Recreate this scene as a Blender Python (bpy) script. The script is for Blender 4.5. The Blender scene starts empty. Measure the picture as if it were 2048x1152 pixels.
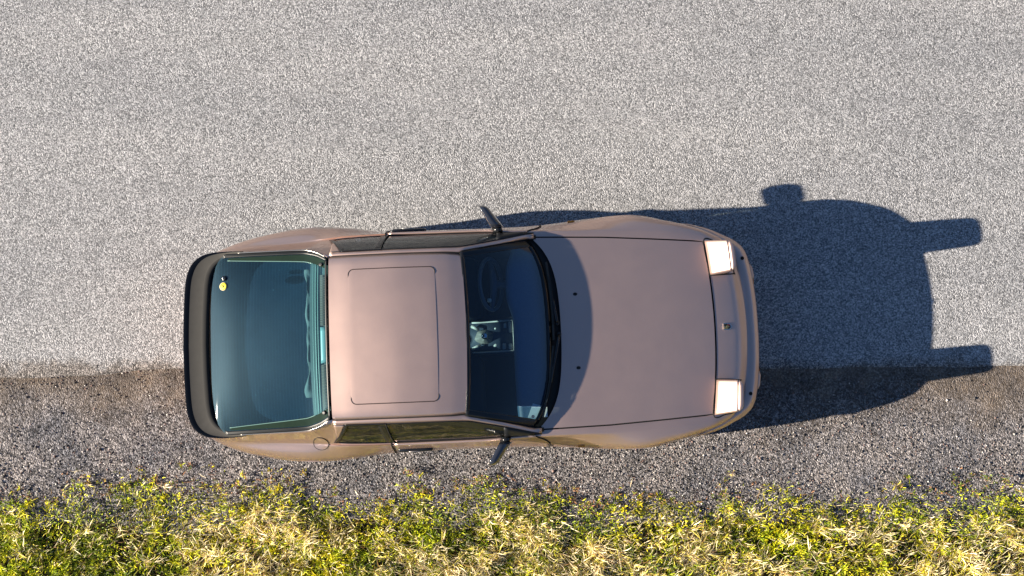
import bpy, bmesh, math, random
import numpy as np
from math import radians, sin, cos, pi, sqrt
random.seed(4); rng = np.random.default_rng(7)
SC = bpy.context.scene
C = SC.collection

# ------------------------------------------------------------------ camera, sky, sun, exposure
CAM_H = 9.0
cam = bpy.data.objects.new('camera', bpy.data.cameras.new('camera')); C.objects.link(cam)
cam.location = (0, 0, CAM_H); cam.rotation_euler = (radians(6.1), 0, 0)
cam.data.sensor_width = 36; cam.data.lens = 2286/2048*36
cam.data.clip_start = 0.1; cam.data.clip_end = 2000
SC.camera = cam

SUN_EL, SUN_AZ = 21.2, 8.2            # shadows run towards +x, turned 7.8 deg towards +y
wd = bpy.data.worlds.new('World'); SC.world = wd; wd.use_nodes = True
nt = wd.node_tree
sky = nt.nodes.new('ShaderNodeTexSky'); sky.sky_type = 'NISHITA'; sky.sun_disc = False
sky.sun_elevation = radians(SUN_EL); sky.altitude = 100; sky.air_density = 1.0; sky.dust_density = 0.3; sky.ozone_density = 4.9
to_sun = (-cos(radians(SUN_AZ)), -sin(radians(SUN_AZ)))
sky.sun_rotation = math.atan2(to_sun[0], to_sun[1])
bg = nt.nodes['Background']; bg.inputs[1].default_value = 0.044
nt.links.new(sky.outputs[0], bg.inputs[0])
sun = bpy.data.objects.new('sun', bpy.data.lights.new('sun', 'SUN')); C.objects.link(sun)
sun.data.energy = 5.0; sun.data.angle = radians(0.5); sun.data.color = (1.0, 0.88, 0.72)
sun.rotation_euler = (radians(90-SUN_EL), 0, math.atan2(to_sun[0], -to_sun[1]) )
sun.location = (-20, -3, 15)
SC.view_settings.view_transform = 'Standard'; SC.view_settings.look = 'None'
SC.view_settings.exposure = 1.5; SC.view_settings.gamma = 1.0

# ------------------------------------------------------------------ materials
def mat(name, col, rough=0.5, metal=0.0, coat=0.0, spec=0.5, bump=None, coat_rough=0.03):
    m = bpy.data.materials.new(name); m.use_nodes = True
    b = m.node_tree.nodes['Principled BSDF']
    b.inputs['Base Color'].default_value = (*col, 1); b.inputs['Roughness'].default_value = rough
    b.inputs['Metallic'].default_value = metal; b.inputs['Specular IOR Level'].default_value = spec
    b.inputs['Coat Weight'].default_value = coat; b.inputs['Coat Roughness'].default_value = coat_rough
    if bump:
        n = m.node_tree.nodes; l = m.node_tree.links
        tc = n.new('ShaderNodeTexCoord'); no = n.new('ShaderNodeTexNoise'); no.inputs['Scale'].default_value = bump[0]
        no.inputs['Detail'].default_value = 3
        bp = n.new('ShaderNodeBump'); bp.inputs['Strength'].default_value = bump[1]; bp.inputs['Distance'].default_value = 0.002
        l.new(tc.outputs['Object'], no.inputs['Vector']); l.new(no.outputs[0], bp.inputs['Height']); l.new(bp.outputs[0], b.inputs['Normal'])
        # uneven colour of the surface itself
        mx = n.new('ShaderNodeMix'); mx.data_type = 'RGBA'; mx.inputs['A'].default_value = (*[c*0.82 for c in col], 1)
        mx.inputs['B'].default_value = (*[min(1, c*1.18) for c in col], 1)
        l.new(no.outputs[0], mx.inputs['Factor']); l.new(mx.outputs['Result'], b.inputs['Base Color'])
    return m

def ramp(n, stops):
    r = n.new('ShaderNodeValToRGB'); e = r.color_ramp.elements
    while len(e) < len(stops): e.new(0.5)
    for k, (p, c) in enumerate(stops):
        e[k].position = p; e[k].color = (*c, 1) if len(c) == 3 else c
    return r
def mixc(n, l, fac, a, b, mode='MIX'):
    m = n.new('ShaderNodeMix'); m.data_type = 'RGBA'; m.blend_type = mode
    for s, v in (('Factor', fac), ('A', a), ('B', b)):
        if isinstance(v, (int, float)): m.inputs[s].default_value = v
        elif isinstance(v, tuple): m.inputs[s].default_value = (*v, 1)
        else: l.new(v, m.inputs[s])
    return m.outputs['Result']
def noise(n, l, vec, scale, detail=2, rough=0.5, dist=0.0):
    t = n.new('ShaderNodeTexNoise'); t.inputs['Scale'].default_value = scale; t.inputs['Detail'].default_value = detail
    t.inputs['Roughness'].default_value = rough; t.inputs['Distortion'].default_value = dist
    l.new(vec, t.inputs['Vector']); return t.outputs[0]

def paint_material():
    m = bpy.data.materials.new('bronze_metallic_paint'); m.use_nodes = True
    n, l = m.node_tree.nodes, m.node_tree.links; b = n['Principled BSDF']
    tc = n.new('ShaderNodeTexCoord')
    fl = noise(n, l, tc.outputs['Object'], 900, 1)
    dust = noise(n, l, tc.outputs['Object'], 5, 5, 0.65)
    col = mixc(n, l, fl, (0.62, 0.448, 0.385), (0.76, 0.558, 0.485))
    l.new(col, b.inputs['Base Color'])
    b.inputs['Metallic'].default_value = 0.9
    r = ramp(n, [(0.3, (0.46,)*3), (0.75, (0.50,)*3)]); l.new(dust, r.inputs[0]); l.new(r.outputs[0], b.inputs['Roughness'])
    b.inputs['Specular Tint'].default_value = (0.22, 0.12, 0.05, 1)
    b.inputs['Coat Weight'].default_value = 1.0; b.inputs['Coat Roughness'].default_value = 0.04
    b.inputs['Coat IOR'].default_value = 1.5
    return m
PAINT = paint_material()
BLACK = mat('black_rubber', (0.006, 0.007, 0.009), 0.5, bump=(60, 0.15))
GLOSSBLACK = mat('gloss_black_plastic', (0.010, 0.011, 0.013), 0.22)
RUBBER = mat('grey_rubber', (0.040, 0.038, 0.034), 0.8, bump=(25, 0.2))
SEAM = mat('dark_shut_line', (0.006, 0.006, 0.006), 0.8)
TRIM = mat('anodised_trim', (0.45, 0.43, 0.40), 0.3, 0.9)
CHROME = mat('bright_metal', (0.75, 0.74, 0.70), 0.18, 1.0)
DARKINT = mat('navy_interior_plastic', (0.035, 0.045, 0.06), 0.6, bump=(80, 0.2))
SEATM = mat('dark_cloth', (0.02, 0.022, 0.026), 0.9, bump=(120, 0.3))
CARGO = mat('blue_grey_cargo_cover', (0.002, 0.016, 0.038), 0.9, spec=0.1, bump=(14, 0.3))
PALECLOTH = mat('pale_crumpled_cloth', (0.085, 0.115, 0.115), 0.85, bump=(30, 0.8))
TYRE = mat('tyre_rubber', (0.018, 0.018, 0.018), 0.85, bump=(60, 0.3))
RIM = mat('silver_alloy', (0.5, 0.5, 0.5), 0.3, 1.0)
AMBER = mat('amber_plastic', (0.85, 0.28, 0.02), 0.25)
RED = mat('red_lens', (0.5, 0.01, 0.01), 0.2)
GOLD = mat('gold_enamel', (0.45, 0.36, 0.16), 0.3, 0.8)
YELLOW = mat('yellow_sticker_vinyl', (0.85, 0.72, 0.02), 0.5)
DARKMARK = mat('black_print', (0.02, 0.02, 0.01), 0.5)
CREAM = mat('cream_trim', (0.46, 0.42, 0.34), 0.4)
LENS = mat('headlight_lens', (0.7, 0.75, 0.8), 0.08, 0.6)

def glass_material(name, tint, dust, dustcol, lines=False):
    m = bpy.data.materials.new(name); m.use_nodes = True
    n, l = m.node_tree.nodes, m.node_tree.links; n.remove(n['Principled BSDF']); out = n['Material Output']
    tr = n.new('ShaderNodeBsdfTransparent'); tr.inputs[0].default_value = (*tint, 1)
    gl = n.new('ShaderNodeBsdfGlossy'); gl.inputs['Roughness'].default_value = 0.02; gl.inputs[0].default_value = (1, 1, 1, 1)
    fr = n.new('ShaderNodeFresnel'); ge = n.new('ShaderNodeNewGeometry'); io = n.new('ShaderNodeMapRange'); io.inputs[3].default_value = 1.6; io.inputs[4].default_value = 1/1.6
    l.new(ge.outputs['Backfacing'], io.inputs[0]); l.new(io.outputs[0], fr.inputs[0])
    mx = n.new('ShaderNodeMixShader'); l.new(fr.outputs[0], mx.inputs[0]); l.new(tr.outputs[0], mx.inputs[1]); l.new(gl.outputs[0], mx.inputs[2])
    df = n.new('ShaderNodeBsdfDiffuse'); df.inputs[0].default_value = (*dustcol, 1)
    tc = n.new('ShaderNodeTexCoord'); a = noise(n, l, tc.outputs['Object'], 4.5, 6, 0.7)
    r = ramp(n, [(0.3, (dust*0.6,)*3), (0.8, (dust*1.5,)*3)]); l.new(a, r.inputs[0])
    f = r.outputs[0]
    sp = n.new('ShaderNodeTexVoronoi'); sp.inputs['Scale'].default_value = 22; l.new(tc.outputs['Object'], sp.inputs['Vector'])
    sr = ramp(n, [(0.0, (0.5,)*3), (0.07, (0.0,)*3)]); l.new(sp.outputs['Distance'], sr.inputs[0])
    pk = n.new('ShaderNodeTexNoise'); pk.inputs['Scale'].default_value = 9; l.new(tc.outputs['Object'], pk.inputs['Vector'])
    pr_ = ramp(n, [(0.58, (0, 0, 0)), (0.62, (1, 1, 1))]); l.new(pk.outputs[0], pr_.inputs[0])
    mu = n.new('ShaderNodeMath'); mu.operation = 'MULTIPLY'; l.new(sr.outputs[0], mu.inputs[0]); l.new(pr_.outputs[0], mu.inputs[1])
    ad = n.new('ShaderNodeMath'); ad.operation = 'ADD'; l.new(f, ad.inputs[0]); l.new(mu.outputs[0], ad.inputs[1]); f = ad.outputs[0]
    if lines:
        w = n.new('ShaderNodeTexWave'); w.wave_type = 'BANDS'; w.bands_direction = 'X'; w.inputs['Scale'].default_value = 14
        l.new(tc.outputs['Object'], w.inputs['Vector'])
        wr = ramp(n, [(0.0, (0, 0, 0)), (0.80, (0, 0, 0)), (1.0, (0.028,)*3)]); l.new(w.outputs[0], wr.inputs[0])
        a2 = n.new('ShaderNodeMath'); a2.operation = 'ADD'; l.new(f, a2.inputs[0]); l.new(wr.outputs[0], a2.inputs[1]); f = a2.outputs[0]
    g2 = n.new('ShaderNodeBsdfGlossy'); g2.inputs['Roughness'].default_value = 0.5; g2.inputs[0].default_value = (0.48, 0.82, 1.0, 1)
    m3 = n.new('ShaderNodeMixShader'); m3.inputs[0].default_value = 0.010 if lines else 0.006; l.new(mx.outputs[0], m3.inputs[1]); l.new(g2.outputs[0], m3.inputs[2])
    m2 = n.new('ShaderNodeMixShader'); l.new(f, m2.inputs[0]); l.new(m3.outputs[0], m2.inputs[1]); l.new(df.outputs[0], m2.inputs[2])
    l.new(m2.outputs[0], out.inputs[0])
    return m
G_FRONT = glass_material('windscreen_glass', (0.56, 0.76, 0.92), 0.010, (0.35, 0.5, 0.6))
G_SIDE = glass_material('side_glass', (0.45, 0.55, 0.5), 0.02, (0.5, 0.5, 0.45))
G_REAR = glass_material('hatch_glass', (0.62, 0.86, 0.92), 0.022, (0.12, 0.38, 0.55), lines=True)
G_EDGE = mat('glass_edge_green', (0.20, 0.34, 0.30), 0.12, 0.3)

# ------------------------------------------------------------------ mesh helpers
def link(name, me, m, parent=None, smooth=True):
    o = bpy.data.objects.new(name, me); C.objects.link(o)
    for mm in (m if isinstance(m, (list, tuple)) else [m]): me.materials.append(mm)
    if parent: o.parent = parent
    if smooth and len(me.polygons): me.polygons.foreach_set('use_smooth', [True]*len(me.polygons))
    return o
def mesh(name, V, F, m, parent=None, smooth=True, fix=True, mats=None):
    me = bpy.data.meshes.new(name); me.from_pydata([tuple(map(float, v)) for v in V], [], F)
    if mats: 
        pass
    if fix:
        bm = bmesh.new(); bm.from_mesh(me); bmesh.ops.remove_doubles(bm, verts=bm.verts, dist=1e-5)
        bmesh.ops.recalc_face_normals(bm, faces=bm.faces); bm.to_mesh(me); bm.free()
    return link(name, me, m, parent, smooth)
class MB:
    def __init__(s): s.V = []; s.F = []
    def grid(s, rows, close=False):
        b = len(s.V); R = len(rows); N = len(rows[0])
        for r in rows: s.V += [tuple(p) for p in r]
        for i in range(R-1):
            for j in range(N if close else N-1):
                k = (j+1) % N
                s.F.append((b+i*N+j, b+i*N+k, b+(i+1)*N+k, b+(i+1)*N+j))
        return s
    def poly(s, pts): b = len(s.V); s.V += [tuple(p) for p in pts]; s.F.append(tuple(range(b, b+len(pts)))); return s
    def tube(s, pts, r, n=8, cap=True, closed=False, sx=1.0):
        P = [np.array(p, float) for p in pts]; rows = []; L = len(P)
        for i, p in enumerate(P):
            t = (P[(i+1) % L]-P[i-1]) if closed else (P[min(i+1, L-1)]-P[max(i-1, 0)])
            t = t/(np.linalg.norm(t)+1e-9)
            a = np.cross(t, [0, 0, 1.0]); 
            if np.linalg.norm(a) < 1e-3: a = np.array([1.0, 0, 0])
            a /= np.linalg.norm(a); b = np.cross(a, t); rr = r[i] if isinstance(r, (list, tuple)) else r
            rows.append([p+a*cos(2*pi*k/n)*rr*sx+b*sin(2*pi*k/n)*rr for k in range(n)])
        if closed: rows.append(rows[0])
        s.grid(rows, True)
        if cap and not closed: s.poly(rows[0]); s.poly(rows[-1])
        return s
    def loft(s, rings):                      # closed rings, capped
        s.grid(rings, True); s.poly(rings[0]); s.poly(rings[-1]); return s
    def box(s, x0, x1, y0, y1, z0, z1, bev=0.006):
        bev = min(bev, (x1-x0)/2.01, (y1-y0)/2.01, (z1-z0)/2.01)
        def ring(d, z): return [(x0+d, y0+bev, z), (x0+bev, y0+d, z), (x1-bev, y0+d, z), (x1-d, y0+bev, z), (x1-d, y1-bev, z), (x1-bev, y1-d, z), (x0+bev, y1-d, z), (x0+d, y1-bev, z)]
        return s.loft([ring(bev*.7, z0), ring(0, z0+bev), ring(0, z1-bev), ring(bev*.7, z1)])
    def build(s, name, m, parent=None, smooth=True): return mesh(name, s.V, s.F, m, parent, smooth)
def edge_sharp(o, ang=40):
    md = o.modifiers.new('thick', 'SOLIDIFY'); return md
def solid(o, th, off=-1):
    md = o.modifiers.new('thickness', 'SOLIDIFY'); md.thickness = th; md.offset = off; return o
def sharp(o, deg=35):
    me = o.data
    bm = bmesh.new(); bm.from_mesh(me)
    for e in bm.edges:
        if len(e.link_faces) == 2 and e.calc_face_angle(0) > radians(deg): e.smooth = False
    bm.to_mesh(me); bm.free(); return o

# ------------------------------------------------------------------ the road, shoulder and grass
def nodes(name):
    m = bpy.data.materials.new(name); m.use_nodes = True
    n, l = m.node_tree.nodes, m.node_tree.links; b = n['Principled BSDF']
    g = n.new('ShaderNodeNewGeometry'); return m, n, l, b, g.outputs['Position']
def add_bump(n, l, b, h, strength, dist):
    bp = n.new('ShaderNodeBump'); bp.inputs['Strength'].default_value = strength; bp.inputs['Distance'].default_value = dist
    l.new(h, bp.inputs['Height']); l.new(bp.outputs[0], b.inputs['Normal'])

def asphalt():
    m, n, l, b, P = nodes('worn_light_asphalt')
    v = n.new('ShaderNodeTexVoronoi'); v.inputs['Scale'].default_value = 125; l.new(P, v.inputs['Vector'])
    sep = n.new('ShaderNodeSeparateColor'); l.new(v.outputs['Color'], sep.inputs[0])
    mpg = n.new('ShaderNodeMapping'); mpg.inputs['Scale'].default_value = (0.22, 1.3, 1); l.new(P, mpg.inputs['Vector'])
    big = noise(n, l, mpg.outputs[0], 1.0, 5, 0.6); mid = noise(n, l, P, 7, 5, 0.7)
    fine = noise(n, l, P, 70, 3, 0.75)
    r = ramp(n, [(0.22, (0.105, 0.107, 0.112)), (0.38, (0.215, 0.219, 0.226)), (0.58, (0.325, 0.33, 0.338)), (0.8, (0.60, 0.60, 0.61))])
    mm = n.new('ShaderNodeMath'); mm.operation = 'MULTIPLY_ADD'; l.new(sep.outputs[0], mm.inputs[0]); mm.inputs[1].default_value = 0.55
    mn = n.new('ShaderNodeMath'); mn.operation = 'MULTIPLY'; l.new(fine, mn.inputs[0]); mn.inputs[1].default_value = 0.45
    l.new(mn.outputs[0], mm.inputs[2]); l.new(mm.outputs[0], r.inputs[0])
    br = ramp(n, [(0.3, (0.84, 0.85, 0.87)), (0.7, (1.10, 1.09, 1.08))]); l.new(big, br.inputs[0])
    c = mixc(n, l, 1.0, r.outputs[0], br.outputs[0], 'MULTIPLY')
    mr = ramp(n, [(0.35, (0.92, 0.92, 0.92)), (0.7, (1.10, 1.09, 1.09))]); l.new(mid, mr.inputs[0])
    c = mixc(n, l, 1.0, c, mr.outputs[0], 'MULTIPLY')
    # loose grit and dirt creeping over the broken edge of the asphalt
    sy = n.new('ShaderNodeSeparateXYZ'); l.new(P, sy.inputs[0])
    e1 = noise(n, l, P, 3.0, 6, 0.75)
    w1 = n.new('ShaderNodeMath'); w1.operation = 'MULTIPLY_ADD'; l.new(e1, w1.inputs[0]); w1.inputs[1].default_value = -0.42; l.new(sy.outputs[1], w1.inputs[2])
    mp = n.new('ShaderNodeMapRange'); mp.inputs[1].default_value = 0.20; mp.inputs[2].default_value = 0.12; l.new(w1.outputs[0], mp.inputs[0])
    grit = ramp(n, [(0.3, (0.05, 0.045, 0.04)), (0.55, (0.15, 0.13, 0.115)), (0.75, (0.40, 0.36, 0.33))]); l.new(mm.outputs[0], grit.inputs[0])
    mpc = n.new('ShaderNodeMath'); mpc.operation = 'MULTIPLY'; l.new(mp.outputs[0], mpc.inputs[0]); mpc.inputs[1].default_value = 0.85
    c = mixc(n, l, mpc.outputs[0], c, grit.outputs[0])
    l.new(c, b.inputs['Base Color']); b.inputs['Roughness'].default_value = 0.85; b.inputs['Specular IOR Level'].default_value = 0.25
    h = n.new('ShaderNodeMath'); h.operation = 'ADD'; l.new(v.outputs['Distance'], h.inputs[0]); l.new(fine, h.inputs[1])
    inv = n.new('ShaderNodeMath'); inv.operation = 'SUBTRACT'; l.new(fine, inv.inputs[0]); l.new(v.outputs['Distance'], inv.inputs[1])
    add_bump(n, l, b, inv.outputs[0], 0.7, 0.006)
    return m
def gravel_ground():
    m, n, l, b, P = nodes('gritty_shoulder')
    v = n.new('ShaderNodeTexVoronoi'); v.inputs['Scale'].default_value = 105; l.new(P, v.inputs['Vector'])
    sep = n.new('ShaderNodeSeparateColor'); l.new(v.outputs['Color'], sep.inputs[0])
    fine = noise(n, l, P, 60, 3, 0.7); big = noise(n, l, P, 1.5, 5, 0.65)
    r = ramp(n, [(0.22, (0.030, 0.029, 0.029)), (0.42, (0.100, 0.094, 0.093)), (0.60, (0.205, 0.190, 0.188)), (0.8, (0.46, 0.43, 0.42))])
    mm = n.new('ShaderNodeMath'); mm.operation = 'MULTIPLY_ADD'; l.new(sep.outputs[1], mm.inputs[0]); mm.inputs[1].default_value = 0.5
    mn = n.new('ShaderNodeMath'); mn.operation = 'MULTIPLY'; l.new(fine, mn.inputs[0]); mn.inputs[1].default_value = 0.5
    l.new(mn.outputs[0], mm.inputs[2]); l.new(mm.outputs[0], r.inputs[0])
    gp = noise(n, l, P, 2.2, 5, 0.7); gr_ = ramp(n, [(0.36, (0.75, 0.80, 0.88)), (0.62, (1.38, 1.35, 1.32))]); l.new(gp, gr_.inputs[0])
    # compacted tan dirt next to the asphalt, grey grit further down
    sy = n.new('ShaderNodeSeparateXYZ'); l.new(P, sy.inputs[0])
    wob = n.new('ShaderNodeMath'); wob.operation = 'MULTIPLY_ADD'; l.new(big, wob.inputs[0]); wob.inputs[1].default_value = 1.3
    l.new(sy.outputs[1], wob.inputs[2])
    band = ramp(n, [(0.38, (0, 0, 0)), (0.70, (1, 1, 1))])
    mp = n.new('ShaderNodeMapRange'); mp.inputs[1].default_value = 0.0; mp.inputs[2].default_value = 1.25; l.new(wob.outputs[0], mp.inputs[0])
    l.new(mp.outputs[0], band.inputs[0])
    pat = noise(n, l, P, 5.0, 6, 0.7); pr_ = ramp(n, [(0.35, (0.30, 0.28, 0.26)), (0.52, (0.85, 0.82, 0.78)), (0.68, (1.35, 1.25, 1.12))]); l.new(pat, pr_.inputs[0])
    dirt = mixc(n, l, fine, (0.026, 0.021, 0.018), (0.29, 0.235, 0.185)); dirt = mixc(n, l, 1.0, dirt, pr_.outputs[0], 'MULTIPLY')
    f = n.new('ShaderNodeMath'); f.operation = 'MULTIPLY'; l.new(band.outputs[0], f.inputs[0]); f.inputs[1].default_value = 0.72
    c = mixc(n, l, f.outputs[0], mixc(n, l, 1.0, r.outputs[0], gr_.outputs[0], 'MULTIPLY'), dirt)
    l.new(c, b.inputs['Base Color']); b.inputs['Roughness'].default_value = 0.95; b.inputs['Specular IOR Level'].default_value = 0.15
    inv = n.new('ShaderNodeMath'); inv.operation = 'SUBTRACT'; l.new(fine, inv.inputs[0]); l.new(v.outputs['Distance'], inv.inputs[1])
    add_bump(n, l, b, inv.outputs[0], 0.8, 0.009)
    return m
def soil():
    m, n, l, b, P = nodes('grassy_soil')
    a = noise(n, l, P, 30, 4, 0.7); c_ = noise(n, l, P, 0.25, 4, 0.6)
    c = mixc(n, l, a, (0.012, 0.012, 0.006), (0.07, 0.055, 0.025)); c2 = mixc(n, l, c_, (0.15, 0.17, 0.045), (0.30, 0.26, 0.11))
    sy = n.new('ShaderNodeSeparateXYZ'); l.new(P, sy.inputs[0])
    mp = n.new('ShaderNodeMapRange'); mp.inputs[1].default_value = -2.6; mp.inputs[2].default_value = -3.4; l.new(sy.outputs[1], mp.inputs[0])
    c3 = mixc(n, l, mp.outputs[0], c, c2)
    l.new(c3, b.inputs['Base Color']); b.inputs['Roughness'].default_value = 0.95; b.inputs['Specular IOR Level'].default_value = 0.1
    add_bump(n, l, b, a, 0.8, 0.02)
    return m
def struct(o): o['kind'] = 'structure'; return o
S_ = 400.0
g = mesh('ground', [(-S_, -S_, -0.012), (S_, -S_, -0.012), (S_, S_, -0.012), (-S_, S_, -0.012)], [(0, 1, 2, 3)], soil(), smooth=False, fix=False); struct(g)
# shoulder sheet with ragged grass-side edge
def redge(x): return ROAD_Y-0.085/(1+math.exp((x+2.95)*6)) if abs(x) < 10 else ROAD_Y
def wob(x, s): return 0.5*math.sin(x*1.7+s)+0.3*math.sin(x*4.3+2*s)+0.2*math.sin(x*11.1+3*s)
xs = [-S_]+[ -6+i*0.03 for i in range(401)]+[S_]
ROAD_Y = 0.350          # lower edge of the asphalt in the world
GR_Y = -0.575
V = [(x, ROAD_Y+0.25, -0.006) for x in xs]+[(x, GR_Y-0.34+(.10*wob(x*1.4, 4) if abs(x) < 10 else 0), -0.006) for x in xs]; N = len(xs)
struct(mesh('road_shoulder', V, [(i, i+1, N+i+1, N+i) for i in range(N-1)], gravel_ground(), smooth=False))
V = [(x, 7.2, 0.006) for x in xs]; V += [(x, redge(x)+(0.018*wob(x, 1)+0.012*(random.random()-.5) if abs(x) < 10 else 0), 0.006) for x in xs]
V += [(x, redge(x)-0.014+(0.018*wob(x, 1) if abs(x) < 10 else 0), -0.004) for x in xs]
struct(mesh('road', V, [(i, i+1, N+i+1, N+i) for i in range(N-1)]+[(N+i, N+i+1, 2*N+i+1, 2*N+i) for i in range(N-1)], asphalt(), smooth=False))

# ---- value noise for scattering
def vnoise(x, y, seed=0):
    r = np.random.default_rng(seed); T = r.random((64, 64))
    xi = np.floor(x).astype(int); yi = np.floor(y).astype(int); fx = x-xi; fy = y-yi
    fx = fx*fx*(3-2*fx); fy = fy*fy*(3-2*fy)
    a = T[xi % 64, yi % 64]; b_ = T[(xi+1) % 64, yi % 64]; c = T[xi % 64, (yi+1) % 64]; d = T[(xi+1) % 64, (yi+1) % 64]
    return (a*(1-fx)+b_*fx)*(1-fy)+(c*(1-fx)+d*fx)*fy
def fast_mesh(name, V, F, cols, m):
    """V (n,3), F (k,3) triangles, cols (n,3) the object's own colours"""
    me = bpy.data.meshes.new(name); me.vertices.add(len(V)); me.vertices.foreach_set('co', V.astype(np.float32).ravel())
    me.loops.add(F.size); me.loops.foreach_set('vertex_index', F.astype(np.int32).ravel())
    me.polygons.add(len(F)); me.polygons.foreach_set('loop_start', np.arange(0, F.size, 3, dtype=np.int32))
    me.polygons.foreach_set('loop_total', np.full(len(F), 3, dtype=np.int32))
    me.update(); at = me.color_attributes.new('tint', 'FLOAT_COLOR', 'POINT')
    at.data.foreach_set('color', np.concatenate([cols, np.ones((len(cols), 1))], 1).astype(np.float32).ravel())
    me.validate(); o = bpy.data.objects.new(name, me); C.objects.link(o); me.materials.append(m); return o
def tint_mat(name, rough, spec, trans=0.0):
    m = bpy.data.materials.new(name); m.use_nodes = True; n, l = m.node_tree.nodes, m.node_tree.links; b = n['Principled BSDF']
    a = n.new('ShaderNodeAttribute'); a.attribute_name = 'tint'; l.new(a.outputs['Color'], b.inputs['Base Color'])
    b.inputs['Roughness'].default_value = rough; b.inputs['Specular IOR Level'].default_value = spec
    if trans:
        t = n.new('ShaderNodeBsdfTranslucent'); l.new(a.outputs['Color'], t.inputs[0]); mx = n.new('ShaderNodeMixShader'); mx.inputs[0].default_value = trans
        l.new(b.outputs[0], mx.inputs[1]); l.new(t.outputs[0], mx.inputs[2]); l.new(mx.outputs[0], n['Material Output'].inputs[0])
    return m
# gravel: small irregular stones
def stones(nst, xr, yr, smin, smax, seed, dens=None):
    r = np.random.default_rng(seed)
    x = r.uniform(*xr, nst); y = r.uniform(*yr, nst)
    if dens is not None:
        k = r.random(nst) < dens(x, y); x, y = x[k], y[k]; nst = len(x)
    base = np.array([[1, 0, 0], [-1, 0, 0], [0, 1, 0], [0, -1, 0], [0, 0, 1], [0, 0, -1]], float)
    tri = np.array([[0, 2, 4], [2, 1, 4], [1, 3, 4], [3, 0, 4], [2, 0, 5], [1, 2, 5], [3, 1, 5], [0, 3, 5]])
    s = smin+(smax-smin)*r.random(nst)**2.5
    V = base[None]*r.uniform(0.55, 1.1, (nst, 6, 1))+r.normal(0, 0.12, (nst, 6, 3))
    a = r.uniform(0, 2*pi, nst); ca, sa = np.cos(a), np.sin(a)
    X = V[..., 0]*ca[:, None]-V[..., 1]*sa[:, None]; Y = V[..., 0]*sa[:, None]+V[..., 1]*ca[:, None]
    V = np.stack([X, Y, V[..., 2]*0.7], -1)*s[:, None, None]
    V[..., 0] += x[:, None]; V[..., 1] += y[:, None]; V[..., 2] += s[:, None]*0.3-0.004
    F = tri[None]+6*np.arange(nst)[:, None, None]
    g_ = r.random(nst); c = np.where(g_[:, None] < 0.5, np.array([[0.08, 0.074, 0.072]]), np.where(g_[:, None] < 0.8, np.array([[0.22, 0.205, 0.20]]), np.where(g_[:, None] < 0.93, np.array([[0.24, 0.16, 0.14]]), np.array([[0.66, 0.62, 0.58]]))))
    c = c*r.uniform(0.7, 1.3, (nst, 1))
    return V.reshape(-1, 3), F.reshape(-1, 3), np.repeat(c, 6, 0)
def sdens(x, y):
    t = np.clip((ROAD_Y-y)/0.9, 0, 1)
    t = np.where(y > ROAD_Y-.03, .05, t)
    return np.clip(0.12+0.8*t+1.0*(vnoise(x*1.1+9, y*2.4, 5)-.5), 0.05, 1)
V, F, c = stones(60000, (-4.6, 4.6), (GR_Y-0.30, ROAD_Y+0.06), 0.0026, 0.0095, 3, sdens)
V2, F2, c2 = stones(420, (-4.6, 4.6), (GR_Y-.1, ROAD_Y+0.18), 0.007, 0.016, 8, lambda x, y: np.where(y > ROAD_Y, .18, .8))
F = np.concatenate([F, F2+len(V)]); V = np.concatenate([V, V2]); c = np.concatenate([c, c2])
o = fast_mesh('gravel', V, F, c, tint_mat('stone_chips', 0.85, 0.2)); o['kind'] = 'stuff'

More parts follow.
